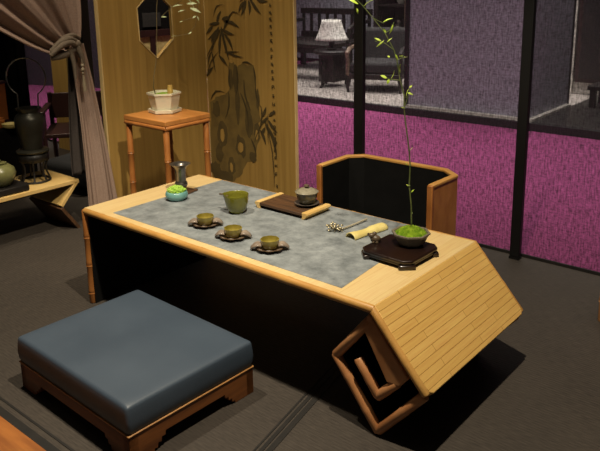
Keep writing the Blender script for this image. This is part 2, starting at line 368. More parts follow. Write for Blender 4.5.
# long console table at the left
t = thing('console_table', 'dark carved long table at the far left behind the gauze', 'table', (-3.15, 5.25, .06))
obj('tabletop', MB().box((-.55,-.2,.40),(.42,.2,.44)), SMOKEW, t, bevel=.006)
obj('apron', MB().box((-.5,-.17,.33),(.38,.17,.40)), SMOKEW, t)
for x in (-.48,.36):
    for y in (-.16,.16): obj('leg', MB().tube([(x,y,.4),(x*1.04,y*1.06,.25),(x*.96,y*.96,.08),(x*1.04,y*1.06,0)], [.03,.034,.022,.028], 8), SMOKEW, t)
t = thing('carved_settee', 'dark carved settee with slatted back standing behind the long table', 'settee', (-3.55, 6.1, .06))
obj('seat', MB().box((-.6,-.25,.34),(.6,.25,.40)), SMOKEW, t, bevel=.01)
obj('backrest', MB().box((-.6,.21,.72),(.6,.26,.80)).box((-.6,.21,.40),(.6,.25,.48)), SMOKEW, t, bevel=.006)
for k in range(9): obj('back_slat', MB().box((-.56+.14*k-.02,.22,.48),(-.56+.14*k+.02,.245,.72)), SMOKEW, t)
for x in (-.56,.56):
    for y in (-.21,.21): obj('leg', MB().box((x-.03,y-.03,0),(x+.03,y+.03,.34)), SMOKEW, t)
    obj('armrest', MB().tube([(x,.22,.64),(x,-.1,.62),(x,-.22,.56),(x,-.24,.40)], .025, 8), SMOKEW, t)
# armchair
t = thing('armchair', 'dark upholstered armchair with pale curved wooden arms behind the gauze', 'armchair', (-1.93, 5.0, .06), .35)
obj('seat_cushion', MB().box((-.27,-.28,.2),(.27,.26,.32)), UPH, t, bevel=.03)
obj('backrest', MB().prism([(.2,.2),(.3,.2),(.38,.62),(.34,.66),(.28,.63)], -.28, .28, 'x'), UPH, t, bevel=.02)
obj('seat_rail', MB().box((-.29,-.29,.14),(.29,.28,.2)), SMOKEW, t, bevel=.006)
for x in (-.29,.29):
    obj('armrest', MB().tube([(x,.28,.5),(x,.05,.47),(x,-.2,.46),(x,-.3,.42),(x,-.27,.34),(x,-.28,.18)], [.02,.022,.024,.024,.02,.02], 8), M_('arm wood', '#6a5648', '#7a6656', rough=.35) if x < 0 else SMOKEW, t, label='paler curved wooden arm' if x < 0 else None)
    for y in (-.26,.25): obj('leg', MB().tube([(x*.95,y,.15),(x*1.0,y*1.08,.06),(x*.98,y*1.04,0)], [.026,.02,.016], 8), SMOKEW, t)
# display cabinet
t = thing('display_cabinet', 'tall dark display cabinet with lit shelves behind the armchair', 'cabinet', (-2.0, 6.2, .06))
obj('carcass', MB().box((-.7,.2,0),(.75,.25,2.2)).box((-.7,-.2,0),(-.64,.2,2.2)).box((.69,-.2,0),(.75,.2,2.2)).box((-.64,-.2,0),(.69,.2,.08)).box((-.64,-.2,2.14),(.69,.2,2.2)), SMOKEW, t, smooth=False)
for z in (.45,.85,1.25): obj('shelf', MB().box((-.64,-.18,z),(.69,.2,z+.025)), SMOKEW, t, smooth=False)
for x in (-.22,.24): obj('stile', MB().box((x-.03,-.2,.08),(x+.03,-.17,2.14)), M_('cabinet stile', '#4a3b32', '#57473c', rough=.4), t, smooth=False)
for i, (x, z, h) in enumerate(((-.45,.477,.2),(.0,.477,.22),(.46,.477,.16),(-.42,.877,.22),(.05,.877,.18))):
    o = obj('display_vase', MB().lathe([(.035,0),(.07,.3*h),(.075,.55*h),(.03,.8*h),(.045,h)], 16), SILL if i % 2 else PEWTER)
    o.location = (-2.0+x, 6.2, .06+z); tag(o, 'vase on the cabinet shelf behind the armchair', 'vase', 'vases in the far display cabinet')
o = obj('framed_picture', MB().box((-.11,-.01,0),(.11,.01,.3)), SILL); o.location = (-1.62, 6.1, 1.345-.4+.0); o.rotation_euler = (-.1,0,0)
tag(o, 'pale framed picture standing on the far cabinet shelf above the armchair', 'picture')
# things right of the grey partition
t = thing('dark_wardrobe', 'dark wooden wardrobe with pale edge in the far booth at the right edge', 'wardrobe', (.29, 6.1, .065))
obj('body', MB().box((-.40,-.25,.12),(.6,.3,2.2)), DARKW, t, smooth=False)
obj('pale_side', MB().box((-.50,-.25,.0),(-.42,.3,2.2)), SILL, t, smooth=False, label='pale painted side')
obj('plinth', MB().box((-.42,-.22,.0),(.6,.28,.12)), SILL, t, smooth=False)
obj('door', MB().box((-.36,-.27,.16),(.08,-.25,2.1)), SMOKEW, t, bevel=.004); obj('door', MB().box((.1,-.27,.16),(.55,-.25,2.1)), SMOKEW, t, bevel=.004)
t = thing('low_bench', 'low dark bench in front of the far wardrobe at the right edge', 'bench', (.7, 5.3, .065))
obj('seat', MB().box((-.45,-.16,.16),(.6,.16,.2)), SMOKEW, t, bevel=.004)
for x in (-.4,.55):
    for y in (-.13,.13): obj('leg', MB().box((x-.025,y-.025,0),(x+.025,y+.025,.16)), SMOKEW, t)
struct(obj('floor_dark_mat', MB().box((.12, 4.2, .0601), (3.3, 6.98, .064)), M_('dark glossy mat', '#2a2826', '#34312e', rough=.35), smooth=False))
struct(obj('wall_neighbour_right', MB().box((.0, 7.0, .06), (3.4, 7.1, 2.6)), GREYW, smooth=False))
# far left of the aisle
o = obj('dark_partition', MB().add([(-9,2.1,0),(-4.2,3.75,0),(-4.25,3.95,0),(-9.05,2.3,0),(-9,2.1,2.4),(-4.2,3.75,2.4),(-4.25,3.95,2.4),(-9.05,2.3,2.4)], [(3,2,1,0),(4,5,6,7),(0,1,5,4),(1,2,6,5),(2,3,7,6),(3,0,4,7)]), M_('dark mauve partition', '#2e2a30', '#38333a', rough=.9, scale=40), smooth=False)
tag(o, 'dark grey partition across the magenta aisle behind the bronze kettle', 'partition')

# ================================================================== WOODEN SCREENS
PX, PY = -.815, 1.42
t = thing('window_screen', 'ochre wooden screen pierced by an elongated hexagonal window behind the plant stand', 'screen', (PX, 0, 0))
hexa = [(.934,1.122),(.939,.945),(1.051,.841),(1.174,.938),(1.171,1.121),(1.055,1.225)]
mb = MB(); T = .022; y0, y1, z0, z1 = .69, 1.4175, 0, 2.4
cyc = [Vector((a_, b_)) for a_, b_ in hexa]; cen = Vector((1.055, 1.03))
def ringfaces(x):
    inner = [(x, p.x, p.y) for p in cyc]; outer = []
    for p in cyc:
        dd = p - cen; ts = []
        if dd.x > 1e-6: ts.append((y1-cen.x)/dd.x)
        if dd.x < -1e-6: ts.append((y0-cen.x)/dd.x)
        if dd.y > 1e-6: ts.append((z1-cen.y)/dd.y)
        if dd.y < -1e-6: ts.append((z0-cen.y)/dd.y)
        k = min(ts); q = cen + dd*k; outer.append((x, q.x, q.y))
    return inner, outer
# outline polygon with corners inserted, angularly sorted
def build_screen():
    corners = [Vector((y0,z0)), Vector((y1,z0)), Vector((y1,z1)), Vector((y0,z1))]
    mbv = MB()
    for x in (-T/2, T/2):
        inn, out = ringfaces(x); n = len(inn); vs = inn + out + [(x, c.x, c.y) for c in corners]; fs = []
        for i in range(n):
            j = (i+1) % n; poly = [i, j, n+j]
            a0 = Vector(out[i][1:]); a1 = Vector(out[j][1:])
            def par(p):   # perimeter parameter
                if abs(p.y-z0) < 1e-5: return p.x-y0
                if abs(p.x-y1) < 1e-5: return (y1-y0)+(p.y-z0)
                if abs(p.y-z1) < 1e-5: return (y1-y0)+(z1-z0)+(y1-p.x)
                return 2*(y1-y0)+(z1-z0)+(z1-p.y)
            per = 2*((y1-y0)+(z1-z0)); p0, p1 = par(a0), par(a1)
            fwd = (p1-p0) % per
            cs = []
            if fwd < per/2:
                cs = sorted([( (par(c)-p0) % per, k) for k, c in enumerate(corners) if 1e-4 < (par(c)-p0) % per < fwd-1e-4])
            else:
                cs = sorted([( (p0-par(c)) % per, k) for k, c in enumerate(corners) if 1e-4 < (p0-par(c)) % per < per-fwd-1e-4])
            poly += [2*n + k for _, k in reversed(cs)] + [n+i]
            fs.append(tuple(poly))
        mbv.add(vs, fs)
    n = len(hexa)
    base = 2*n+4
    mbv.add([( -T/2, p.x, p.y) for p in cyc]+[(T/2, p.x, p.y) for p in cyc], [(i, (i+1)%n, n+(i+1)%n, n+i) for i in range(n)])
    cs = corners
    mbv.add([(-T/2, c.x, c.y) for c in cs]+[(T/2, c.x, c.y) for c in cs], [(i, (i+1)%4, 4+(i+1)%4, 4+i) for i in range(4)])
    return mbv
obj('panel', build_screen(), PANELW, t, smooth=False)
mb = MB()
for i in range(6):
    p, q = cyc[i], cyc[(i+1)%6]; mb.tube([(T/2+.001, p.x, p.y), (T/2+.001, q.x, q.y)], .0035, 6)
obj('window_moulding', mb, PANELE, t)
obj('edging', MB().box((-T/2-.001, y0-.008, 0), (T/2+.001, y0, 2.4)), PANELE, t, smooth=False)
t = thing('painted_screen', 'golden wooden screen painted with a rock, bamboo leaves and a column of writing', 'screen', (0, PY, 0))
obj('panel', MB().box((-.80, 0, 0), (-.110, .018, 2.4)), PANELW, t, smooth=False)
obj('edging', MB().box((-.110, -.001, 0), (-.104, .019, 2.4)).box((-.8035, -.002, 0), (-.80, .0, 2.4)), PANELE, t, smooth=False)
def flat(mb, pts, y):
    n = len(pts); vs = [(p[0], y, p[1]) for p in pts] + [(p[0], y-.0006, p[1]) for p in pts]
    mb.add(vs, [tuple(range(n)), tuple(range(2*n-1, n-1, -1))] + [(i, (i+1)%n, n+(i+1)%n, n+i) for i in range(n)])
def blob(mb, cx, cz, rx, rz, y, n=16, j=.22):
    flat(mb, [(cx+rx*math.cos(2*PI*k/n)*(1+random.uniform(-j,j)), cz+rz*math.sin(2*PI*k/n)*(1+random.uniform(-j,j))) for k in range(n)], y)
def stroke(mb, a_, b_, wd, y, curve=0.0):
    a_, b_ = Vector(a_), Vector(b_); dd = b_-a_; s_ = Vector((-dd.y, dd.x)).normalized()
    L, R = [], []
    for u, q in ((0,.15),(.2,.8),(.5,1),(.8,.5),(1,.05)):
        c = a_ + dd*u + s_*math.sin(u*PI)*curve*dd.length; L.append(c+s_*wd*q); R.append(c-s_*wd*q)
    flat(mb, [tuple(p) for p in L+R[::-1]], y)
rock = [(-.787,.541),(-.733,.579),(-.65,.60),(-.617,.63),(-.60,.70),(-.607,.796),(-.57,.80),(-.54,.77),(-.50,.80),(-.413,.79),(-.406,.721),(-.398,.661),(-.372,.617),(-.382,.57),(-.365,.475),(-.405,.416),(-.372,.374),(-.402,.326),(-.418,.235),(-.483,.214),(-.531,.131),(-.602,.069),(-.696,.043),(-.79,.053),(-.797,.238)]
jr = []
for i, p in enumerate(rock):
    q = rock[(i+1) % len(rock)]
    for k in range(3):
        u = k/3; jr.append((p[0]+(q[0]-p[0])*u + (random.uniform(-.009,.009) if k else 0), p[1]+(q[1]-p[1])*u + (random.uniform(-.009,.009) if k else 0)))
mb = MB(); flat(mb, jr, -.0004)
rockw = obj('painted_rock', mb, WASH, t, smooth=False)
mb = MB()
for bi, (cx, cz, rx, rz) in enumerate(((-.683,.35,.045,.085),(-.534,.30,.045,.065),(-.62,.16,.035,.055),(-.55,.55,.018,.11),(-.47,.50,.02,.09),(-.46,.44,.03,.07),(-.73,.5,.035,.05),(-.76,.12,.05,.05),(-.68,.09,.07,.04),(-.40,.41,.025,.05),(-.60,.70,.02,.06),(-.385,.59,.012,.06),(-.56,.70,.02,.08),(-.72,.23,.03,.06),(-.44,.25,.03,.03))):
    mb = MB(); blob(mb, cx, cz, rx, rz, -.0011-.0001*bi); obj('painted_shading', mb, WASHD, t, smooth=False)
mb = MB()
for cx, cz, rx, rz in ((-.688,.348,.018,.045),(-.536,.294,.022,.035),(-.62,.158,.013,.028),(-.40,.385,.012,.03)):
    mb = MB(); blob(mb, cx, cz, rx, rz, -.0030, 12, .15); obj('painted_hollow', mb, PANELW, t, smooth=False, label='bare wood left showing through the painted rock')
mb = MB(); K = 0
leaves = [((-.663,.982),(-.781,.916)),((-.652,.983),(-.555,.956)),((-.641,.983),(-.569,1.083)),((-.675,.974),(-.751,.838)),((-.664,.967),(-.684,.818)),((-.653,.96),(-.606,.807)),((-.638,1.029),(-.51,.995)),((-.672,1.021),(-.763,1.01)),((-.695,1.012),(-.657,1.09)),((-.75,.854),(-.724,.729)),((-.637,.86),(-.486,.83)),((-.70,.98),(-.75,.90)),((-.64,.96),(-.57,.86)),((-.68,1.0),(-.72,.93)),((-.66,1.0),(-.63,.90)),((-.75,.85),(-.785,.76)),((-.64,.85),(-.52,.86)),((-.69,.83),(-.62,.77)),((-.73,1.0),(-.79,.95)),((-.65,1.04),(-.60,1.06)),
  ((-.45,1.152),(-.496,1.063)),((-.433,1.152),(-.429,1.071)),((-.413,1.152),(-.341,1.077)),((-.46,1.144),(-.512,1.085)),((-.368,1.152),(-.289,1.146)),((-.43,1.2),(-.40,1.12)),((-.44,1.22),(-.5,1.14)),((-.43,1.23),(-.34,1.2)),
  ((-.31,.50),(-.37,.46)),((-.30,.51),(-.25,.54)),((-.33,.47),(-.29,.40)),((-.31,.45),(-.24,.36)),((-.312,.445),(-.25,.26)),((-.35,.5),(-.32,.56)),((-.37,.42),(-.33,.34)),((-.33,.44),(-.36,.39)),((-.305,.485),(-.24,.42)),((-.80,.70),(-.74,.76))]
mbs = [MB(), MB(), MB()]
for i, (a_, b_) in enumerate(leaves): stroke(mbs[0 if i < 20 or i > 37 else 1 if i < 28 else 2], a_, b_, .0105 if i not in (9,10,15,16) else .006, -.0034-.0003*(i % 4), random.uniform(-.1,.1))
for a_, b_, cv in (((-.31,.35),(-.305,.52),.02),((-.80,.80),(-.64,.99),.05),((-.47,1.05),(-.42,1.4),.02),((-.42,.34),(-.30,.52),.06),((-.27,.1),(-.33,.5),-.05),((-.72,1.05),(-.62,1.12),.3),((-.60,1.04),(-.5,1.07),.3),((-.80,.70),(-.68,.86),.1)): stroke(mbs[1 if a_[0] == -.47 else 2 if a_[0] > -.45 else 0], a_, b_, .0035, -.0047, cv)
for mb in mbs: obj('painted_bamboo', mb, INK, t, smooth=False)
mb = MB()
for a_, b_, cv in (((-.60,.63),(-.605,.79),.05),((-.50,.80),(-.42,.79),.1),((-.413,.79),(-.40,.66),.05),((-.40,.67),(-.36,.55),-.1),((-.36,.56),(-.375,.44),.1),((-.78,.55),(-.65,.61),.25),((-.55,.78),(-.56,.60),.08),((-.49,.70),(-.44,.52),-.1),((-.52,.62),(-.47,.40),.1),((-.62,.62),(-.66,.45),.1),((-.45,.36),(-.41,.24),.1)): stroke(mb, a_, b_, .006, -.0027, cv)
obj('painted_outline', mb, INK, t, smooth=False)
# the column of small written characters (too small in the photo to make out)
mb = MB()
zs = [1.124,1.086,1.049,1.011,.972,.932,.887,.846,.806,.765,.727,.677,.628,.582,.535,.494,.450,.416,.385,.352,.318,.272,.228,.176,.105]
for i, z in enumerate(zs):
    x = -.270 + .018*(1.12-z)/1.0; sz = .0105 if i % 3 else .0085
    ks = [((-1,.7),(1,.8)),((0,1),(-.1,-1)),((-.1,.1),(-1,-.9)),((0,.1),(1,-.9)),((-.8,-.1),(.9,0)),((-.7,.9),(-.8,-.6)),((.7,.8),(.7,-.7))]
    mb = MB()
    for q, ((a0, a1), (b0, b1)) in enumerate(random.sample(ks, 4)): stroke(mb, (x+a0*sz, z+a1*sz), (x+b0*sz, z+b1*sz), .0028, -.0052-.0002*q, .05)
    obj('written_character', mb, INK, t, smooth=False)

# behind the window screen
t = thing('mat_fronted_cabinet', 'dark cabinet with cream woven front seen through the hexagonal window', 'cabinet', (-1.215, 0, 0))
obj('body', MB().box((-.2, 1.13, 0), (0, 1.495, 1.6)), BLACKC, t, smooth=False)
obj('woven_front', MB().box((0, 1.14, .45), (.006, 1.492, .925)), CREAMMAT, t, smooth=False, label='cream woven front')
obj('rail', MB().box((0, 1.13, .925), (.014, 1.495, .965)), DARKW, t, smooth=False)
obj('stile', MB().box((0, 1.325, .45), (.012, 1.365, .925)), DARKW, t, smooth=False)
obj('cloth_patch', MB().box((0, 1.28, .985), (.006, 1.42, 1.07)), UPH, t, smooth=False)

# ================================================================== TEA TABLE
L, W, H = 1.3713, .610, .40
RX, RZ = 1.553, .1965
TT = thing('tea_table', 'long low bamboo tea table with a grey slate runner and folded scroll end', 'table', (0, 0, 0))
obj('top', MB().box((0, .004, .376), (L, W, .40)), BAM_TOP, TT, bevel=.002)
obj('slate_inlay', MB().add([(.146,.036,.396),(1.238,.036,.396),(1.19,.606,.396),(.153,.606,.396),(.146,.036,.4012),(1.238,.036,.4012),(1.19,.606,.4012),(.153,.606,.4012)], [(3,2,1,0),(4,5,6,7),(0,1,5,4),(1,2,6,5),(2,3,7,6),(3,0,4,7)]), SLATE, TT, smooth=False)
obj('lining', MB().box((.02, .012, .368), (L-.02, W-.012, .3765)), BLACK, TT, smooth=False, label='black lining under the top')
obj('end_panel', MB().box((0, .006, 0), (.022, W-.006, .377)), BAM_TOP, TT, smooth=False)
obj('lining', MB().box((.0215, .003, .002), (.028, W-.003, .369)), BLACK, TT, smooth=False, label='black lining inside the end panel')
for y in (.002, W-.002):
    obj('edge_rod', MB().bamboo((.004, y, .3885), (L+.002, y, .3885), .0125, (.09,.22,.35,.5,.63,.78,.9), swell=1.08), BAM_EDGE, TT)
    obj('corner_post', MB().bamboo((.009, y, 0), (.009, y, .395), .0135, (.12,.42,.72)), BAM_POST, TT)
dv = Vector((RX-L, 0, RZ-H)); SL = dv.length; dv.normalize(); nv = Vector((-dv.z, 0, dv.x))
Mp = Matrix((dv, Vector((0,1,0)), nv)).transposed().to_4x4(); Mp.translation = (L, 0, H)
poly = [(0,.004),(SL-.02,.004),(SL-.008,.008),(SL,.02),(SL,W-.02),(SL-.008,W-.008),(SL-.02,W-.004),(0,W-.004)]
obj('folded_panel', MB().prism(poly, -.022, 0, 'z'), BAM_PANEL, TT, M=Mp, bevel=.003)
for y in (.002, W-.002):
    obj('edge_rod', MB().bamboo(Vector((L,y,H))-nv*.0115, Vector((RX,y,RZ))-nv*.0115-dv*.006, .0118, (.2,.62), swell=1.06), BAM_EDGE, TT)
bars = [[(1.543,.183),(1.381,0),(1.3845,.0405),(1.512,.186)],
        [(1.381,0),(1.219,.203),(1.2585,.206),(1.3845,.0405)],
        [(1.219,.203),(1.350,.366),(1.362,.338),(1.2585,.206)],
        [(1.350,.366),(1.360,.372),(1.486,.220),(1.458,.186),(1.416,.185),(1.340,.314)],
        [(1.458,.186),(1.379,.106),(1.383,.146),(1.418,.182)],
        [(1.379,.106),(1.305,.206),(1.325,.222),(1.383,.146)]]
for p_, q_, ns_ in (((1.530,.184),(1.383,.013),(.45,)),((1.387,.011),(1.232,.206),(.3,.72)),((1.234,.198),(1.356,.350),(.5,)),((1.446,.190),(1.379,.120),(.6,)),((1.385,.122),(1.313,.216),(.45,))):
    for y in (.0135, W-.0135): obj('scroll_bar', MB().bamboo((p_[0],y,p_[1]),(q_[0],y,q_[1]), .0145, ns_, n=14, swell=1.06), BAM_BROWN, TT)
for b_ in bars[3:4]:
    for y in (0, W-.028): obj('scroll_bar', MB().prism(b_, y, y+.028), BAM_BROWN, TT, bevel=.005, seg=3)
def shrink(poly, k):
    return poly
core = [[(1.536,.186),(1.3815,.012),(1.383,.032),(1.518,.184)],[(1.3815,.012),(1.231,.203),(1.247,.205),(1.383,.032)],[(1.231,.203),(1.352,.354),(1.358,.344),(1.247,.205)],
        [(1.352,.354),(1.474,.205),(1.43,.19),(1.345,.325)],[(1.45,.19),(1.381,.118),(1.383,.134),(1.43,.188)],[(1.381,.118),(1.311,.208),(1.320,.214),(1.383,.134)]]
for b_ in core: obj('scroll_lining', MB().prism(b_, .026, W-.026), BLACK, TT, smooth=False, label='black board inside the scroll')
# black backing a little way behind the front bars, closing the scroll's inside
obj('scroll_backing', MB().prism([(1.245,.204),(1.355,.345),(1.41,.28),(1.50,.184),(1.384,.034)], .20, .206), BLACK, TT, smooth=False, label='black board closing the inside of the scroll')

# ================================================================== CUSHION STOOL
def make_stool():
    t = thing('cushion_stool', 'low square stool with blue grey leather cushion on a carved timber base', 'stool', (.3545, -.4957, 0), -.0307)
    w_, d_ = .5905, .4608
    def side(len_, x0, y0_, ux, uy, th):
        prof = [(0,0),(.078,0),(.080,.010),(.090,.008),(.093,.022),(.104,.020),(.106,.034),(.118,.034),(.120,.047)]
        poly = [(0,.088)] + prof + [(len_-a_, b_) for a_, b_ in prof[::-1]] + [(len_,.088)]
        n = len(poly); vs = []
        for o_ in (0, th):
            for a_, b_ in poly: vs.append((x0+ux*a_-uy*o_, y0_+uy*a_+ux*o_, b_))
        m = MB(); m.add(vs, [tuple(range(n)), tuple(range(2*n-1,n-1,-1))]+[(i,(i+1)%n,n+(i+1)%n,n+i) for i in range(n)]); return m
    for args in ((w_,0,0,1,0),(d_,w_,0,0,1),(w_,w_,d_,-1,0),(d_,0,d_,0,-1)):
        obj('carved_side', side(*args, .03), WALNUTB, t, smooth=False, bevel=.0015)
    obj('edge_bead', MB().box((-.003,-.003,.087),(w_+.003,d_+.003,.0915)), WALNUT_EDGE, t, bevel=.002)
    # cushion: soft crowned box
    nx, ny = 26, 22; m = MB()
    def f(u, v):
        x = u*w_; y = v*d_; return x, y
    def rr(u): return 1-abs(2*u-1)**30
    top = lambda u, v: (u*w_, v*d_, .177 + .003*min(1, (rr(u)*rr(v))**.5) + .005*math.sin(PI*u)*math.sin(PI*v))
    m.grid(top, nx, ny)
    per = [(i/nx,0) for i in range(nx)]+[(1,j/ny) for j in range(ny)]+[(1-i/nx,1) for i in range(nx)]+[(0,1-j/ny) for j in range(ny)]
    n = len(per); vs = []
    for z, b_ in ((.177,0),(.155,.003),(.128,.005),(.105,.003),(.0917,-.002)):
        for u, v in per:
            x, y = u*w_, v*d_; dx = (u-.5); dy = (v-.5); k = max(abs(dx),abs(dy)) or 1
            nx_ = (1 if u == 1 else -1 if u == 0 else 0); ny_ = (1 if v == 1 else -1 if v == 0 else 0)
            vs.append((x+nx_*b_, y+ny_*b_, z))
    m.add(vs, [(r_*n+i, r_*n+(i+1)%n, (r_+1)*n+(i+1)%n, (r_+1)*n+i) for r_ in range(4) for i in range(n)])
    # weld
    import bmesh
    c = obj('cushion', m, LEATHER, t, ang=60)
    b = bmesh.new(); b.from_mesh(c.data); bmesh.ops.remove_doubles(b, verts=b.verts, dist=.0008); bmesh.ops.recalc_face_normals(b, faces=b.faces); b.to_mesh(c.data); b.free()
    c.data.polygons.foreach_set('use_smooth', [True]*len(c.data.polygons))
    md = c.modifiers.new('bevel', 'BEVEL'); md.width = .010; md.segments = 4; md.limit_method = 'ANGLE'; md.angle_limit = math.radians(50)
    return t
make_stool()

# ================================================================== LEGLESS ARMCHAIR
def wall_path(path, t0, t1):
    """offset polyline between distances t0 and t1 to its left, as a closed plan polygon"""
    P = [Vector(p) for p in path]
    def off(d_):
        out = []
        for i, p in enumerate(P):
            a_ = (p-P[i-1]).normalized() if i else None; b_ = (P[i+1]-p).normalized() if i < len(P)-1 else None
            if a_ is None: n_ = Vector((-b_.y,b_.x)); out.append(p+n_*d_); continue
            if b_ is None: n_ = Vector((-a_.y,a_.x)); out.append(p+n_*d_); continue
            n1 = Vector((-a_.y,a_.x)); n2 = Vector((-b_.y,b_.x)); m_ = (n1+n2).normalized(); out.append(p+m_*(d_/max(.3,m_.dot(n1))))
        return out
    return [tuple(p) for p in off(t0)] + [tuple(p) for p in off(t1)[::-1]]
CH = thing('legless_armchair', 'black lined legless armchair with bamboo rim behind the tea table', 'chair', (.014,-.004,0))
cp = [(1.086,.800),(1.092,.985),(1.014,1.046),(.606,1.046),(.548,.985),(.548,.785)]
obj('shell', MB().prism(wall_path(cp, 0, .012), .0, .488, 'z'), ORANGEW, CH, smooth=False)
obj('lining', MB().prism(wall_path(cp, .012, .020), .0, .489, 'z'), BLACK, CH, smooth=False, label='black inner lining')
obj('top_rim', MB().prism(wall_path(cp, -.003, .022), .488, .502, 'z'), BAM_EDGE, CH, bevel=.004)
for x, y in ((1.078,.797),(.556,.782)): obj('front_post', MB().box((x-.012,y-.008,0),(x+.012,y+.010,.500)), BAM_POST, CH, bevel=.004)
obj('seat', MB().prism([(.572,.80),(1.064,.80),(1.064,.975),(1.0,1.022),(.62,1.022),(.572,.975)], .0, .09, 'z'), CUSHD, CH, bevel=.01)

# ================================================================== PLANT STAND AND WHITE POT
ST = thing('plant_stand', 'orange bamboo plant stand between the tea table and the wooden screen', 'stand', (-.455, .8125, 0), 0)
h = .165; hy = .148
obj('top', MB().box((-h,-hy,.574),(h,hy,.60)), ORANGEW, ST, bevel=.004)
mb = MB()
for s_ in (-1,1):
    mb.bamboo((-h+.005, s_*(hy-.006), .563),(h-.005, s_*(hy-.006), .563), .0115, (.3,.7)); mb.bamboo((s_*(h-.006), -hy+.005, .563),(s_*(h-.006), hy-.005, .563), .0115, (.3,.7))
obj('apron_rod', mb, BAM_POST, ST)
for sx_ in (-1,1):
    for sy_ in (-1,1):
        obj('leg', MB().bamboo((sx_*(h-.016), sy_*(hy-.016), 0),(sx_*(h-.018), sy_*(hy-.018), .575), .0155, (.16,.43,.70), swell=1.18), BAM_POST, ST)
mb = MB()
for s_ in (-1,1):
    mb.bamboo((-h+.02, s_*(hy-.018), .14),(h-.02, s_*(hy-.018), .14), .009, (.5,)); mb.bamboo((s_*(h-.018), -hy+.02, .14),(s_*(h-.018), hy-.02, .14), .009, (.5,))
obj('stretcher', mb, BAM_POST, ST)

PT = thing('potted_plant', 'leafy plant in a white hexagonal pot on the orange stand', 'plant', (-.500, .838, .60), .30)
hexmod = lambda g_, i: math.cos(PI/6)/math.cos(((g_+PI/6) % (PI/3))-PI/6)
obj('saucer', MB().lathe([(.066,0),(.078,.004),(.080,.018),(.074,.018),(.070,.012)], 36, mod=hexmod, cap1=True), PORC, PT, ang=25)
obj('pot', MB().lathe([(.058,.0125),(.064,.03),(.075,.085),(.080,.087),(.080,.096),(.071,.096),(.068,.08)], 36, mod=hexmod, cap1=True), PORC, PT, ang=25)
mb = MB(); mb.grid(lambda u, v: (.066*u_(u,v)[0], .066*u_(u,v)[1], .082+.012*(1-u_(u,v)[0]**2-u_(u,v)[1]**2)+random.uniform(0,.003)), 18, 18) if False else None
def dome(r, z, hgt, n=34, rings=11, jit=.0025, mod=None):
    m = MB(); vs = [(0,0,z+hgt)]; fs = []
    for i in range(1, rings+1):
        q = i/rings
        for k in range(n):
            g_ = 2*PI*k/n; rr_ = r*q*(mod(g_,0) if mod else 1); vs.append((rr_*math.cos(g_), rr_*math.sin(g_), z+hgt*(1-q*q)+(random.uniform(-jit,jit) if i < rings else 0)))
    for k in range(n):
        fs.append((0, 1+k, 1+(k+1)%n))
        for i in range(rings-1): fs.append((1+i*n+k, 1+(i+1)*n+k, 1+(i+1)*n+(k+1)%n, 1+i*n+(k+1)%n))
    return m.add(vs, fs)
obj('moss', dome(.067, .080, .012, mod=hexmod), MOSS, PT)
Rinv = Matrix.Rotation(-.30, 4, 'Z')
def loc_(p): return Rinv @ (Vector(p) - Vector((-.500,.838,.60)))
stem = [(-.533,.812,.685),(-.52,.79,.73),(-.508,.786,.79),(-.496,.796,.86),(-.49,.80,.93),(-.485,.805,1.02),(-.48,.808,1.12),(-.469,.816,1.229),(-.42,.855,1.25),(-.361,.908,1.19),(-.321,.942,1.165)]
mb = MB(); mb.tube([loc_(p) for p in stem], [.0028,.0026,.0024,.0022,.002,.002,.002,.002,.002,.0018,.0014], 6)
for br in ([(-.361,.908,1.188),(-.39,.882,1.16),(-.42,.857,1.136),(-.464,.82,1.088)],[(-.321,.942,1.158),(-.327,.936,1.09),(-.381,.89,1.067)],[(-.327,.936,1.09),(-.335,.928,1.04),(-.365,.904,1.002),(-.411,.865,.993)],[(-.36,.908,1.188),(-.33,.936,1.13)]):
    mb.tube([loc_(p) for p in br], .0013, 5)
obj('stem', mb, TWIG, PT)
mb = MB()
for a_, b_ in (((-.362,.907,1.178),(-.337,.928,1.124)),((-.352,.915,1.13),(-.312,.95,1.104)),((-.365,.905,1.15),(-.325,.94,1.15)),((-.34,.925,1.19),(-.315,.945,1.15))): mb.leaf(loc_(a_), loc_(b_), .010)
for a_, b_ in (((-.42,.857,1.136),(-.378,.893,1.145)),((-.327,.936,1.09),(-.321,.942,1.065)),((-.365,.904,1.002),(-.349,.918,1.012)),((-.464,.82,1.088),(-.441,.84,1.087)),((-.332,.933,1.168),(-.314,.948,1.153)),((-.398,.876,1.111),(-.372,.899,1.12)),((-.381,.89,1.067),(-.395,.878,1.06)),((-.411,.865,.993),(-.43,.85,.99)),((-.345,.92,1.08),(-.33,.935,1.09))): mb.leaf(loc_(a_), loc_(b_), .0042)
obj('foliage', mb, LEAFP, PT)
mb = MB(); p = loc_((-.478,.859,.68)); mb.tube([p, p+Vector((.003,0,.03)), p+Vector((.001,.002,.06))], [.013,.015,.0125], 10)
obj('cut_stump', mb, CUTW, PT)
for c_ in PT.children:
    if c_.name.split('.')[0] in ('pot','saucer','moss'): c_.scale = (1.1,1.1,1.1)

# ================================================================== ON THE TEA TABLE
ZT = .4012
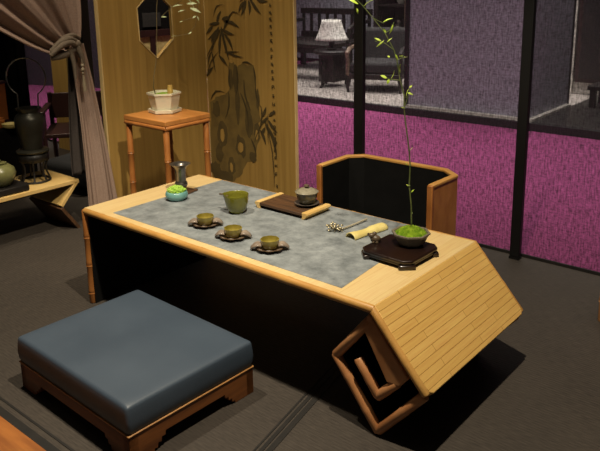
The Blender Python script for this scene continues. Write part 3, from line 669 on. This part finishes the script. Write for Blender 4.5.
# cups on shell saucers
def make_cup():
    t = thing('tea_cup', 'x', 'cup', (0,0,ZT), 0, 'olive cups on leaf saucers on the slate')
    lob = lambda g_, i: 1+.045*abs(math.cos(4*g_))-.02
    obj('cup', MB().lathe([(.016,.007),(.022,.0075),(.027,.014),(.0295,.026),(.0305,.038),(.0285,.0385),(.027,.028),(.024,.017),(.012,.0125)], 64, mod=lob, cap1=True), CUPG, t, ang=60)
    sl = lambda g_, i: 1+(.12*abs(math.cos(4*g_))**.7 if i in (2,3,4) else 0)
    obj('saucer', MB().lathe([(.024,0),(.028,.002),(.043,.010),(.0445,.012),(.042,.0125),(.026,.0055)], 64, mod=sl, cap1=True), BROWNG, t, ang=60)
    mb = MB()
    for k in range(8):
        g_ = 2*PI*k/8; mb.tube([(.044*math.cos(g_+a_), .044*math.sin(g_+a_), .0125+.001*abs(a_)) for a_ in (-.2,-.1,0,.1,.2)], [.0008,.0018,.0022,.0018,.0008], 6)
    obj('saucer_rim', mb, SHELL, t, label='pale scalloped rim tips', kind=None)
    for s_ in (-1,1):
        m_ = MB(); m_.grid(lambda u, v: (s_*(.028+.034*u), (v-.5)*.040*(1-.75*u**1.6)*(.75+.5*min(1,u*2)), .022+.006*math.sin(PI*u)-.011*u*u-.007*abs(2*v-1)**2), 10, 10)
        obj('saucer_leaf', m_, SHELL, t, solid=.005, label='pearly curled leaf beside the cup')
    return t
c0 = make_cup(); c0.location = (.538,.155,ZT); c0.rotation_euler = (0,0,.72); c0['label'] = 'leftmost olive tea cup on leaf saucer, in front of the green pitcher'
dup(c0, (.707,.128,ZT), .62, 'middle olive tea cup of the row of three on the slate')
dup(c0, (.879,.126,ZT), .70, 'rightmost olive tea cup of the row of three, nearest the table edge')
# pitcher
t = thing('tea_pitcher', 'olive green spouted tea pitcher standing behind the row of cups', 'pitcher', (.522,.331,ZT), math.radians(52))
sp = lambda g_, i: 1 + (.13*max(0, math.cos(g_-PI))**10)*(max(0,(i-4))/3 if i < 9 else 1 if i < 11 else .4)
prof = [(.020,0),(.025,.001),(.033,.010),(.040,.024),(.0435,.040),(.0455,.054),(.046,.064),(.0465,.072),(.0455,.0735),(.0435,.072),(.042,.06),(.037,.03),(.02,.008)]
zz = lambda g_, i: 0
mb = MB().lathe(prof, 40, mod=sp, cap1=True)
for v in mb.v:
    if v.z > .05: v.z += .005*max(0,(-v.x)/.055)**3
obj('body', mb, OLIVE, t, ang=70)
obj('handle', MB().tube([(-.030,.020,.058),(-.044,.030,.064),(-.060,.040,.066)], [.006,.006,.005], 8, flat=.6), CLAY, t, label='small dark side handle')
# turquoise bowl
t = thing('succulent_bowl', 'small turquoise bowl heaped with bright green plants at the left end of the slate', 'bowl', (.212,.298,ZT))
obj('bowl', MB().lathe([(.028,0),(.035,.002),(.044,.012),(.0465,.020),(.044,.030),(.040,.036),(.037,.036),(.039,.03)], 36, cap1=True), TURQ, t, ang=60)
mb = MB()
for k in range(150):
    r_ = .037*math.sqrt(random.random()); g_ = random.uniform(0,2*PI)
    mb.ball((r_*math.cos(g_), r_*math.sin(g_), .036+.016*(1-(r_/.04)**2)+random.uniform(-.003,.004)), random.uniform(.0035,.0055), 6, 4)
mb.lathe([(.038,.03),(.03,.043),(.01,.05)], 16, cap1=True)
obj('succulents', mb, SEDUM, t)
# coaster and flared vase
t = thing('wooden_coaster', 'small brown square coaster under the pewter vase', 'coaster', (.155,.392,ZT), .15)
obj('board', MB().box((-.042,-.034,.0),(.042,.034,.007)), WALPLANK, t, bevel=.002)
t = thing('flared_vase', 'pewter vase with wide flared mouth behind the turquoise bowl', 'vase', (.142,.383,ZT+.0072))
obj('body', MB().lathe([(.022,0),(.023,.004),(.017,.008),(.023,.014),(.0275,.023),(.026,.032),(.021,.038),(.0215,.043),(.022,.07),(.0235,.088),(.029,.102),(.042,.111),(.0435,.113),(.041,.1135),(.027,.104),(.018,.09)], 36, cap1=True), PEWTER, t, ang=60)
# tea tray with gaiwan
t = thing('tea_tray', 'walnut plank tray with pale bamboo ends at the back of the slate', 'tray', (.665,.490,ZT), 0.0)
w2, d2 = .128, .073
mb = MB()
for k in range(5): mb.box((-w2+.02, -d2+.002+k*.0285, .012),(w2-.02, -d2+.0295+k*.0285, .0225))
obj('planks', mb, WALPLANK, t, bevel=.001)
for s_, nm in ((-1,'end'),(1,'end')):
    obj('end_cap', MB().prism([(s_*(w2-.022),.0225),(s_*(w2-.022),.0255),(s_*w2,.0255),(s_*(w2+.004),.018),(s_*(w2-.012),.0),(s_*(w2-.024),.0),(s_*(w2-.02),.012)], -d2, d2), PALEB, t, bevel=.001)
    obj('foot', MB().box((s_*(w2-.02)-.006,-d2+.006,.0),(s_*(w2-.02)+.004,d2-.006,.012)), ROSE, t)
zt = ZT+.0227
t = thing('lidded_tea_bowl', 'grey lidded tea bowl on a dark saucer upon the walnut tray', 'tea bowl', (.722,.508,zt))
obj('saucer', MB().lathe([(.024,0),(.027,.002),(.046,.010),(.048,.012),(.046,.0125),(.025,.006)], 36, cap1=True), GAIS, t, ang=60)
obj('bowl', MB().lathe([(.020,.0065),(.024,.009),(.034,.020),(.039,.036),(.041,.051),(.039,.051),(.036,.04),(.02,.012)], 36, cap1=True), GAIB, t, ang=60)
ld = obj('lid', MB().lathe([(.044,.052),(.0455,.054),(.038,.060),(.022,.066),(.010,.068)], 36, cap0=True, cap1=True), GAIL, t, ang=60)
obj('knob', MB().lathe([(.008,.0675),(.007,.071),(.011,.076),(.009,.080),(.004,.081)], 18, cap1=True), CLAY, ld)
# silver tea needle
t = thing('tea_needle', 'silver tea needle with blossom cluster end lying on the slate', 'tea needle', (.945,.397,ZT))
obj('rod', MB().tube([(.012,.004,.006),(.018,.06,.0065),(.022,.11,.007),(.026,.152,.008)], [.0032,.0034,.0036,.004], 8), SILVERL, t)
mb = MB()
for k in range(26): mb.ball((random.uniform(-.028,.02), random.uniform(-.022,.018), .005+random.uniform(0,.017)), random.uniform(.0035,.006), 7, 5, (1,1,.8))
for k in range(10):
    g_ = 2*PI*k/10; mb.tube([(0,0,.008),(.03*math.cos(g_),.024*math.sin(g_),.006+.006*(k%2))], [.002,.001], 5)
obj('blossom_ornament', mb, SILVER, t)
# tea scoop
t = thing('tea_scoop', 'cream bamboo tea scoop lying between the silver needle and the dark tray', 'tea scoop', (1.030,.366,ZT), math.atan2(.162,.031)-PI/2)
def scoop(u, v):
    g_ = PI*(v); r_ = .0225*(1-.20*math.sin(PI*min(1,u*1.25))**2)+.002*math.exp(-((u-.62)/.05)**2)
    if u > .9: r_ *= 1-.35*((u-.9)/.1)**2
    return (r_*math.cos(g_), .168*u, .0015+r_*math.sin(g_)*.85)
obj('shell', MB().grid(scoop, 26, 14), CREAM, t, solid=.0025)
# dark tray, bonsai bowl, clay pet
t = thing('rosewood_stand', 'dark rosewood footed tray under the tall stemmed plant at the right end', 'tray', (1.239,.345,ZT), -.03)
s_ = .0945; c_ = .022
octo = [(-s_+c_,-s_),(s_-c_,-s_),(s_,-s_+c_),(s_,s_-c_),(s_-c_,s_),(-s_+c_,s_),(-s_,s_-c_),(-s_,-s_+c_)]
obj('top', MB().prism(octo, .016, .029, 'z'), ROSE, t, bevel=.005, seg=3)
obj('skirt', MB().prism([(a_*.965,b_*.965) for a_, b_ in octo], .009, .0165, 'z'), ROSE, t, bevel=.002)
for sx_ in (-1,1):
    for sy_ in (-1,1):
        m_ = MB().box((-.027,-.011,0),(.027,.011,.014), Matrix.Translation((sx_*(s_-.017),sy_*(s_-.017),0)) @ Matrix.Rotation(-sx_*sy_*PI/4,4,'Z'))
        obj('foot', m_, ROSE, t, bevel=.004)
ZB = ZT+.0292
PB = Vector((1.246,.392,ZB))
t = thing('bonsai_bowl', 'octagonal stoneware bowl of moss with one tall leafy stem on the dark tray', 'plant', tuple(PB+Vector((.006,-.003,0))))
octm = lambda g_, i: math.cos(PI/8)/math.cos(((g_+PI/8) % (PI/4))-PI/8)
obj('bowl', MB().lathe([(.034,0),(.040,.002),(.047,.012),(.053,.026),(.0585,.036),(.0625,.0365),(.0625,.041),(.055,.041),(.053,.036)], 48, mod=octm, cap1=True), STONEB, t, ang=22)
obj('moss', dome(.054, .036, .022, 48, 16, .003, octm), MOSS, t)
S = [(1.243,.400,.482),(1.24,.40,.555),(1.234,.395,.622),(1.235,.396,.688),(1.232,.393,.737),(1.221,.384,.833),(1.218,.381,.871),(1.217,.381,.911),(1.207,.372,.958),(1.2,.366,1.013),(1.192,.359,1.05),(1.171,.341,1.101),(1.143,.318,1.146),(1.12,.298,1.182),(1.088,.271,1.223)]
P_ = lambda p: Vector(p)-PB
mb = MB(); rs = [.0025-.0001*i for i in range(len(S))]; mb.tube([P_(p) for p in S], rs, 7)
for p in (S[2],S[3],S[4],S[6],(1.2415,.4015,.53)): mb.ball(P_(p), .0042, 8, 5, (1,1,.7))
for br in ([(1.218,.381,.871),(1.225,.387,.902),(1.231,.392,.936)],[(1.207,.372,.958),(1.186,.354,.961),(1.165,.336,.971)],[(1.192,.359,1.05),(1.171,.341,1.071),(1.148,.322,1.078)],[(1.2,.366,1.019),(1.209,.373,1.025),(1.223,.385,1.028)],[(1.143,.318,1.146),(1.166,.337,1.131),(1.187,.355,1.142)],[(1.171,.341,1.101),(1.182,.351,1.11),(1.191,.358,1.133)]):
    mb.tube([P_(p) for p in br], .0012, 5)
obj('stem', mb, STEMG, t)
BL = [((1.109,.288,1.188),(1.081,.265,1.206),1.5),((1.106,.286,1.176),(1.109,.288,1.159),1.1),((1.122,.3,1.182),(1.143,.317,1.199),1),((1.166,.337,1.134),(1.189,.356,1.145),.8),((1.189,.357,1.128),(1.18,.349,1.098),1),((1.173,.343,1.101),(1.166,.337,1.116),.7),((1.162,.334,1.077),(1.146,.32,1.087),.7),((1.169,.339,1.08),(1.151,.324,1.06),.6),((1.176,.345,1.074),(1.187,.355,1.086),.7),((1.183,.352,1.029),(1.176,.346,1.032),.6),((1.195,.361,1.038),(1.202,.368,1.019),.7),((1.207,.372,1.007),(1.207,.372,.982),1.3),((1.177,.346,.965),(1.161,.332,.974),1.2),((1.182,.35,.962),(1.177,.347,.946),1),((1.186,.354,.964),(1.193,.36,.989),.6),((1.204,.369,1.031),(1.22,.383,1.028),.6),((1.222,.385,.902),(1.229,.39,.933),.8),((1.224,.387,.92),(1.239,.399,.911),.7),((1.229,.39,.933),(1.236,.396,.942),.7),((1.234,.395,.619),(1.226,.388,.626),.4),((1.239,.399,.599),(1.246,.405,.609),.45),((1.218,.381,.871),(1.211,.375,.874),.4),((1.234,.395,.737),(1.241,.401,.746),.4),((1.23,.392,.688),(1.223,.385,.698),.4)]
mb = MB()
for a_, b_, k in BL: mb.leaf(P_(a_), P_(b_), .0050*k)
obj('foliage', mb, LEAFB, t)
t = thing('clay_tea_pet', 'small brown clay creature sitting on the left corner of the dark tray', 'figurine', (1.155,.330,ZB), .6)
mb = MB(); mb.ball((0,0,.012), .0165, 12, 8, (1.05,.85,.8), .04); mb.ball((-.012,-.002,.023), .0105, 10, 7, (1,.9,.85)); mb.ball((-.022,-.003,.028), .0045, 6, 5); mb.ball((.012,.004,.010), .007, 8, 6); mb.ball((-.003,.009,.025),.008,8,6); mb.ball((-.006,-.011,.003),.005,8,5); mb.ball((.005,-.011,.003),.005,8,5)
obj('body', mb, CLAY, t)

# ================================================================== LEFT: BENCH AND BRONZE
t = thing('scroll_bench', 'low bamboo bench with zigzag folded end, carrying the bronze kettle left of the tea table', 'bench', (-.81, .495, 0))
BT = .265
obj('top', MB().box((-.315,-1.15,BT-.022),(0,0,BT)), PALEB, t, bevel=.003)
obj('lining', MB().box((-.305,-1.13,BT-.028),(-.010,-.03,BT-.0215)), BLACK, t, smooth=False, label='black lining under the top')
def plank(p0, p1, th, x0, x1):
    a_ = Vector(p0); b_ = Vector(p1); n_ = Vector((-(b_-a_).y, (b_-a_).x)).normalized()*th
    return MB().prism([tuple(a_), tuple(b_), tuple(b_+n_), tuple(a_+n_)], x0, x1, 'x')
obj('folded_leg', plank((-.006,BT-.02),(-.105,.135), -.018, -.315, 0), PALEB, t, bevel=.002)
obj('folded_leg', plank((-.105,.138),(-.012,.0), -.018, -.315, 0), WALPLANK, t, bevel=.002, label='darker lower half of the folded end')
obj('folded_leg', plank((-1.144,BT-.02),(-1.045,.135), .018, -.315, 0), PALEB, t, bevel=.002)
obj('folded_leg', plank((-1.045,.138),(-1.138,.0), .018, -.315, 0), WALPLANK, t, bevel=.002, label='darker lower half of the folded end')

JX, JY = -.958, .337
t = thing('iron_stand', 'black iron cage stand under the bronze kettle on the bench', 'stand', (JX, JY, BT))
mb = MB(); n = 36
ring = lambda r_, z: [(r_*math.cos(2*PI*k/n), r_*math.sin(2*PI*k/n), z) for k in range(n+1)]
obj('base_ring', MB().tube(ring(.072,.006), .006, 8, cap=False), IRON, t)
for k in range(7):
    g_ = 2*PI*k/7+.3; c, s = math.cos(g_), math.sin(g_)
    obj('rod', MB().tube([(c*.072,s*.072,.008),(c*.058,s*.058,.045),(c*.056,s*.056,.08),(c*.07,s*.07,.115)], .0048, 7), IRON, t)
obj('carved_band', MB().lathe([(.055,.105),(.072,.112),(.076,.13),(.074,.148),(.066,.152)], 36, cap1=True, mod=lambda g_, i: 1+.03*math.cos(14*g_)), IRON, t, ang=60)
t = thing('bronze_kettle', 'dark bronze kettle with tall hoop handle on the black iron stand', 'kettle', (JX, JY, BT+.1525))
obj('foot_plate', MB().lathe([(.06,0),(.079,.004),(.082,.012),(.074,.018),(.05,.02)], 36, cap1=True), BRONZE, t, ang=60)
obj('body', MB().lathe([(.050,.0195),(.052,.03),(.058,.06),(.068,.11),(.074,.15),(.074,.175),(.066,.195),(.052,.205),(.050,.212),(.062,.226),(.063,.232),(.058,.232),(.045,.215)], 36, cap1=True), BRONZE, t, ang=60)
vx = Vector((.76,.65,0)).normalized()
hp = []
for k in range(25):
    g_ = math.radians(-58 + 296*k/24); hp.append(vx*(.004+.098*math.cos(g_)) + Vector((0,0,.385+.098*math.sin(g_))))
hp = [vx*.050+Vector((0,0,.226))] + hp + [vx*(-.050)+Vector((0,0,.226))]
obj('hoop_handle', MB().tube(hp, .0036, 8), STEEL, t, label='thin bright hoop handle')
t = thing('celadon_jar', 'round olive crackle jar on a black block at the left end of the bench', 'jar', (-.905, .125, BT+.034))
obj('body', MB().lathe([(.035,0),(.05,.008),(.068,.035),(.075,.06),(.068,.088),(.045,.105),(.032,.108),(.032,.113),(.036,.116),(.03,.118)], 36, cap1=True), GPOT, t, ang=60)
obj('lid_knob', MB().ball((0,0,.125), .012, 12, 8, (1,1,.7)), GPOT, t)
t = thing('black_plinth', 'black wooden block under the olive crackle jar', 'plinth', (-.905, .125, BT))
obj('block', MB().box((-.085,-.10,.006),(.085,.10,.034)), IRON, t, bevel=.003)
for x in (-.07,.07):
    for y in (-.085,.085): obj('foot', MB().box((x-.012,y-.012,0),(x+.012,y+.012,.006)), IRON, t)

# ================================================================== CURTAIN
CX = -.755
t = thing('tied_curtain', 'dusty mauve linen curtain gathered by a knotted tie at the left', 'curtain', (CX, 0, 0))
def bez(p, u):
    a_ = [Vector(q) for q in p]
    while len(a_) > 1: a_ = [a_[i].lerp(a_[i+1], u) for i in range(len(a_)-1)]
    return a_[0]
def drape(u, v):
    Lc = [(-.62,1.5),(.08,1.10),(.27,.925),(.44,.915)]; Rc = [(.556,1.5),(.553,1.25),(.556,1.10),(.535,.985)]
    a_, b_ = bez(Lc, v), bez(Rc, v); uu = u**1.15
    q = a_.lerp(b_, uu); amp = .026*(1-v)**.5*(.35+.65*(1-uu)) + .006
    x = amp*math.sin(u*2*PI*4.2+.8*math.sin(3*v)) + .005*math.sin(u*2*PI*11+2*v)*(1-.5*v) - .03*math.sin(PI*u)*v*.3
    return (x, q.x, q.y)
obj('drape', MB().grid(drape, 130, 44), CURT, t, solid=.003, ang=80)
def tail(u, v):
    lf = bez([(.475,.955),(.485,.75),(.500,.45),(.497,.012)], v); rt = bez([(.555,.965),(.612,.72),(.655,.40),(.700,.012)], v)
    q = lf.lerp(rt, u); k = min(1, v*2.2)
    x = .012*k*math.sin(u*2*PI*1.6+.6+1.2*v) + .003*k*math.sin(u*2*PI*6+3*v) + .010*(1-k)*math.sin(u*2*PI*3)
    return (x, q.x, q.y)
obj('tail', MB().grid(tail, 70, 50), CURT, t, solid=.003, ang=80)
def lining(u, v):
    lf = bez([(.480,.93),(.470,.81),(.432,.45),(.442,.29)], v); rt = bez([(.535,.93),(.548,.8),(.55,.5),(.56,.29)], v)
    q = lf.lerp(rt, u); return (-.035+.010*math.sin(u*2*PI*2.2+1+v), q.x, q.y+.03*u*v*math.sin(4*u)*.4)
obj('lining', MB().grid(lining, 30, 30), CURTD, t, solid=.003, ang=80, label='dark grey under-layer of the curtain')
mb = MB()
for k, (dz, dy, r_) in enumerate(((0,0,.015),(.018,.006,.014),(-.016,.010,.014),(.032,.03,.012))):
    pts = []
    for i in range(13):
        u = i/12; pts.append((.042+.012*math.sin(PI*u)-.006*k, .345+dy+.145*u, .925+dz+.045*u+.028*math.sin(PI*u*1.0)*(1 if k != 2 else -.3)-.035*max(0,u-.75)))
    mb.tube(pts, [r_*(.75+.35*math.sin(PI*i/12)) for i in range(13)], 10)
mb.ball((.036,.492,.968), .027, 12, 8, (.7,.95,.9), .05)
mb.tube([(.045,0.445,.945),(.05,0.457,.90),(.045,0.467,.85),(.046,0.465,.80)], [.014,.012,.010,.006], 8)
mb.tube([(.045,0.493,.955),(.05,0.507,.91),(.045,0.520,.86)], [.016,.014,.007], 8)
obj('tieback', mb, TIE, t, ang=70)
mb = MB(); mb.tube([(.05,.497,.95),(.056,.502,.88),(.056,.503,.80)], .0025, 6)
for z, r_ in ((.862,.010),(.843,.012),(.826,.008)): mb.ball((.056,.503,z), r_, 10, 7)
mb.tube([(.056,.503,.818),(.056,.504,.77),(.058,.505,.735)], [.005,.009,.010], 10)
obj('tassel', mb, BEAD, t, label='beaded tassel')

# ================================================================== LEFT BACKGROUND
t = thing('timber_screen', 'narrow ochre timber screen standing behind the dark chair at far left', 'screen', (-2.36, 1.44, 0))
obj('panel', MB().box((-.19,-.015,0),(.16,.015,2.4)), PANELW, t, smooth=False)
obj('edging', MB().box((.03,-.019,0),(.05,-.015,2.4)), WASHD, t, smooth=False)
o = obj('black_drape', MB().grid(lambda u, v: (-3.95+.93*u, 1.47+.012*math.sin(u*40), .005+2.5*v), 60, 2), BLACKC, solid=.003); tag(o, 'black cloth drape closing the far left corner behind the kettle', 'drape')
# dark wooden chair
t = thing('dark_chair', 'dark red brown wooden chair half hidden behind the curtain', 'chair', (-1.84, 1.16, 0), .9)
obj('seat', MB().box((-.2,-.2,.27),(.2,.2,.30)), DARKW, t, bevel=.006)
obj('backrest', MB().box((-.2,.17,.34),(.2,.195,.515)), DARKW, t, bevel=.004)
for s_ in (-1,1):
    obj('armrest', MB().box((s_*.2-.02,-.2,.43),(s_*.2+.02,.19,.45)), DARKW, t, bevel=.006)
    obj('leg', MB().tube([(s_*.19,-.22,0),(s_*.19,-.17,.44)], .015, 8), DARKW, t); obj('leg', MB().tube([(s_*.19,.24,0),(s_*.19,.17,.52)], .015, 8), DARKW, t)
# black table with small things
t = thing('black_table', 'black cloth covered table behind the bench at the left edge', 'table', (-2.05, .55, 0))
obj('cloth', MB().grid(lambda u, v: (((.34+.006*math.sin(u*90)*v)*(1 if v > 0 else 1)*(max(-1,min(1,1.42*math.cos(2*PI*u))))), (.22+.005*math.sin(u*90)*v)*max(-1,min(1,1.42*math.sin(2*PI*u))), .40-.395*v), 120, 8).lathe([(.001,.4),(.3,.4)], 4) if False else MB().box((-.34,-.22,.004),(.34,.22,.40)), BLACKC, t, bevel=.012)
o = obj('cream_dish', MB().lathe([(.025,0),(.045,.012),(.05,.03),(.045,.03),(.03,.012)], 24, cap1=True), CREAM); o.location = (-1.715,.62,.40); tag(o, 'small cream dish on the black table behind the bench', 'dish')
o = obj('orange_caddy', MB().lathe([(.022,0),(.024,.005),(.024,.045),(.018,.05),(.018,.06),(.0,.062)], 20), ORANGEP); o.location = (-1.79,.60,.40); tag(o, 'small orange brown tea caddy beside the cream dish', 'caddy')
t = thing('orange_lantern', 'tall orange paper lantern box at the far left edge behind the kettle', 'lantern', (-1.96,.62,.40), .3)
obj('paper', MB().box((-.075,-.075,.02),(.075,.075,.25)), ORANGEP, t); obj('base', MB().box((-.08,-.08,0),(.08,.08,.02)), DARKW, t); obj('cap', MB().box((-.08,-.08,.25),(.08,.08,.265)), DARKW, t)
t = thing('black_pouffe', 'low black cushion seat on the floor between bench and dark chair', 'pouffe', (-1.46,.93,0), .2)
obj('pad', MB().box((-.19,-.17,.05),(.19,.17,.19)), CUSHD, t, bevel=.035, seg=4); obj('plinth', MB().box((-.17,-.15,0),(.17,.15,.052)), BLACKC, t)

# ================================================================== RIGHT EDGE
t = thing('side_plinth', 'low brown timber side table just showing at the right edge', 'table', (1.646, 1.085, 0))
obj('top', MB().box((0,0,.165),(.42,.30,.185)), ORANGEW, t, bevel=.003)
for x in (.012,.408):
    for y in (.012,.288): obj('leg', MB().bamboo((x,y,0),(x,y,.17), .013, (.5,)), BAM_BROWN, t)
obj('side_board', MB().box((.012,.008,.03),(.408,.014,.165)), BAM_BROWN, t, smooth=False)
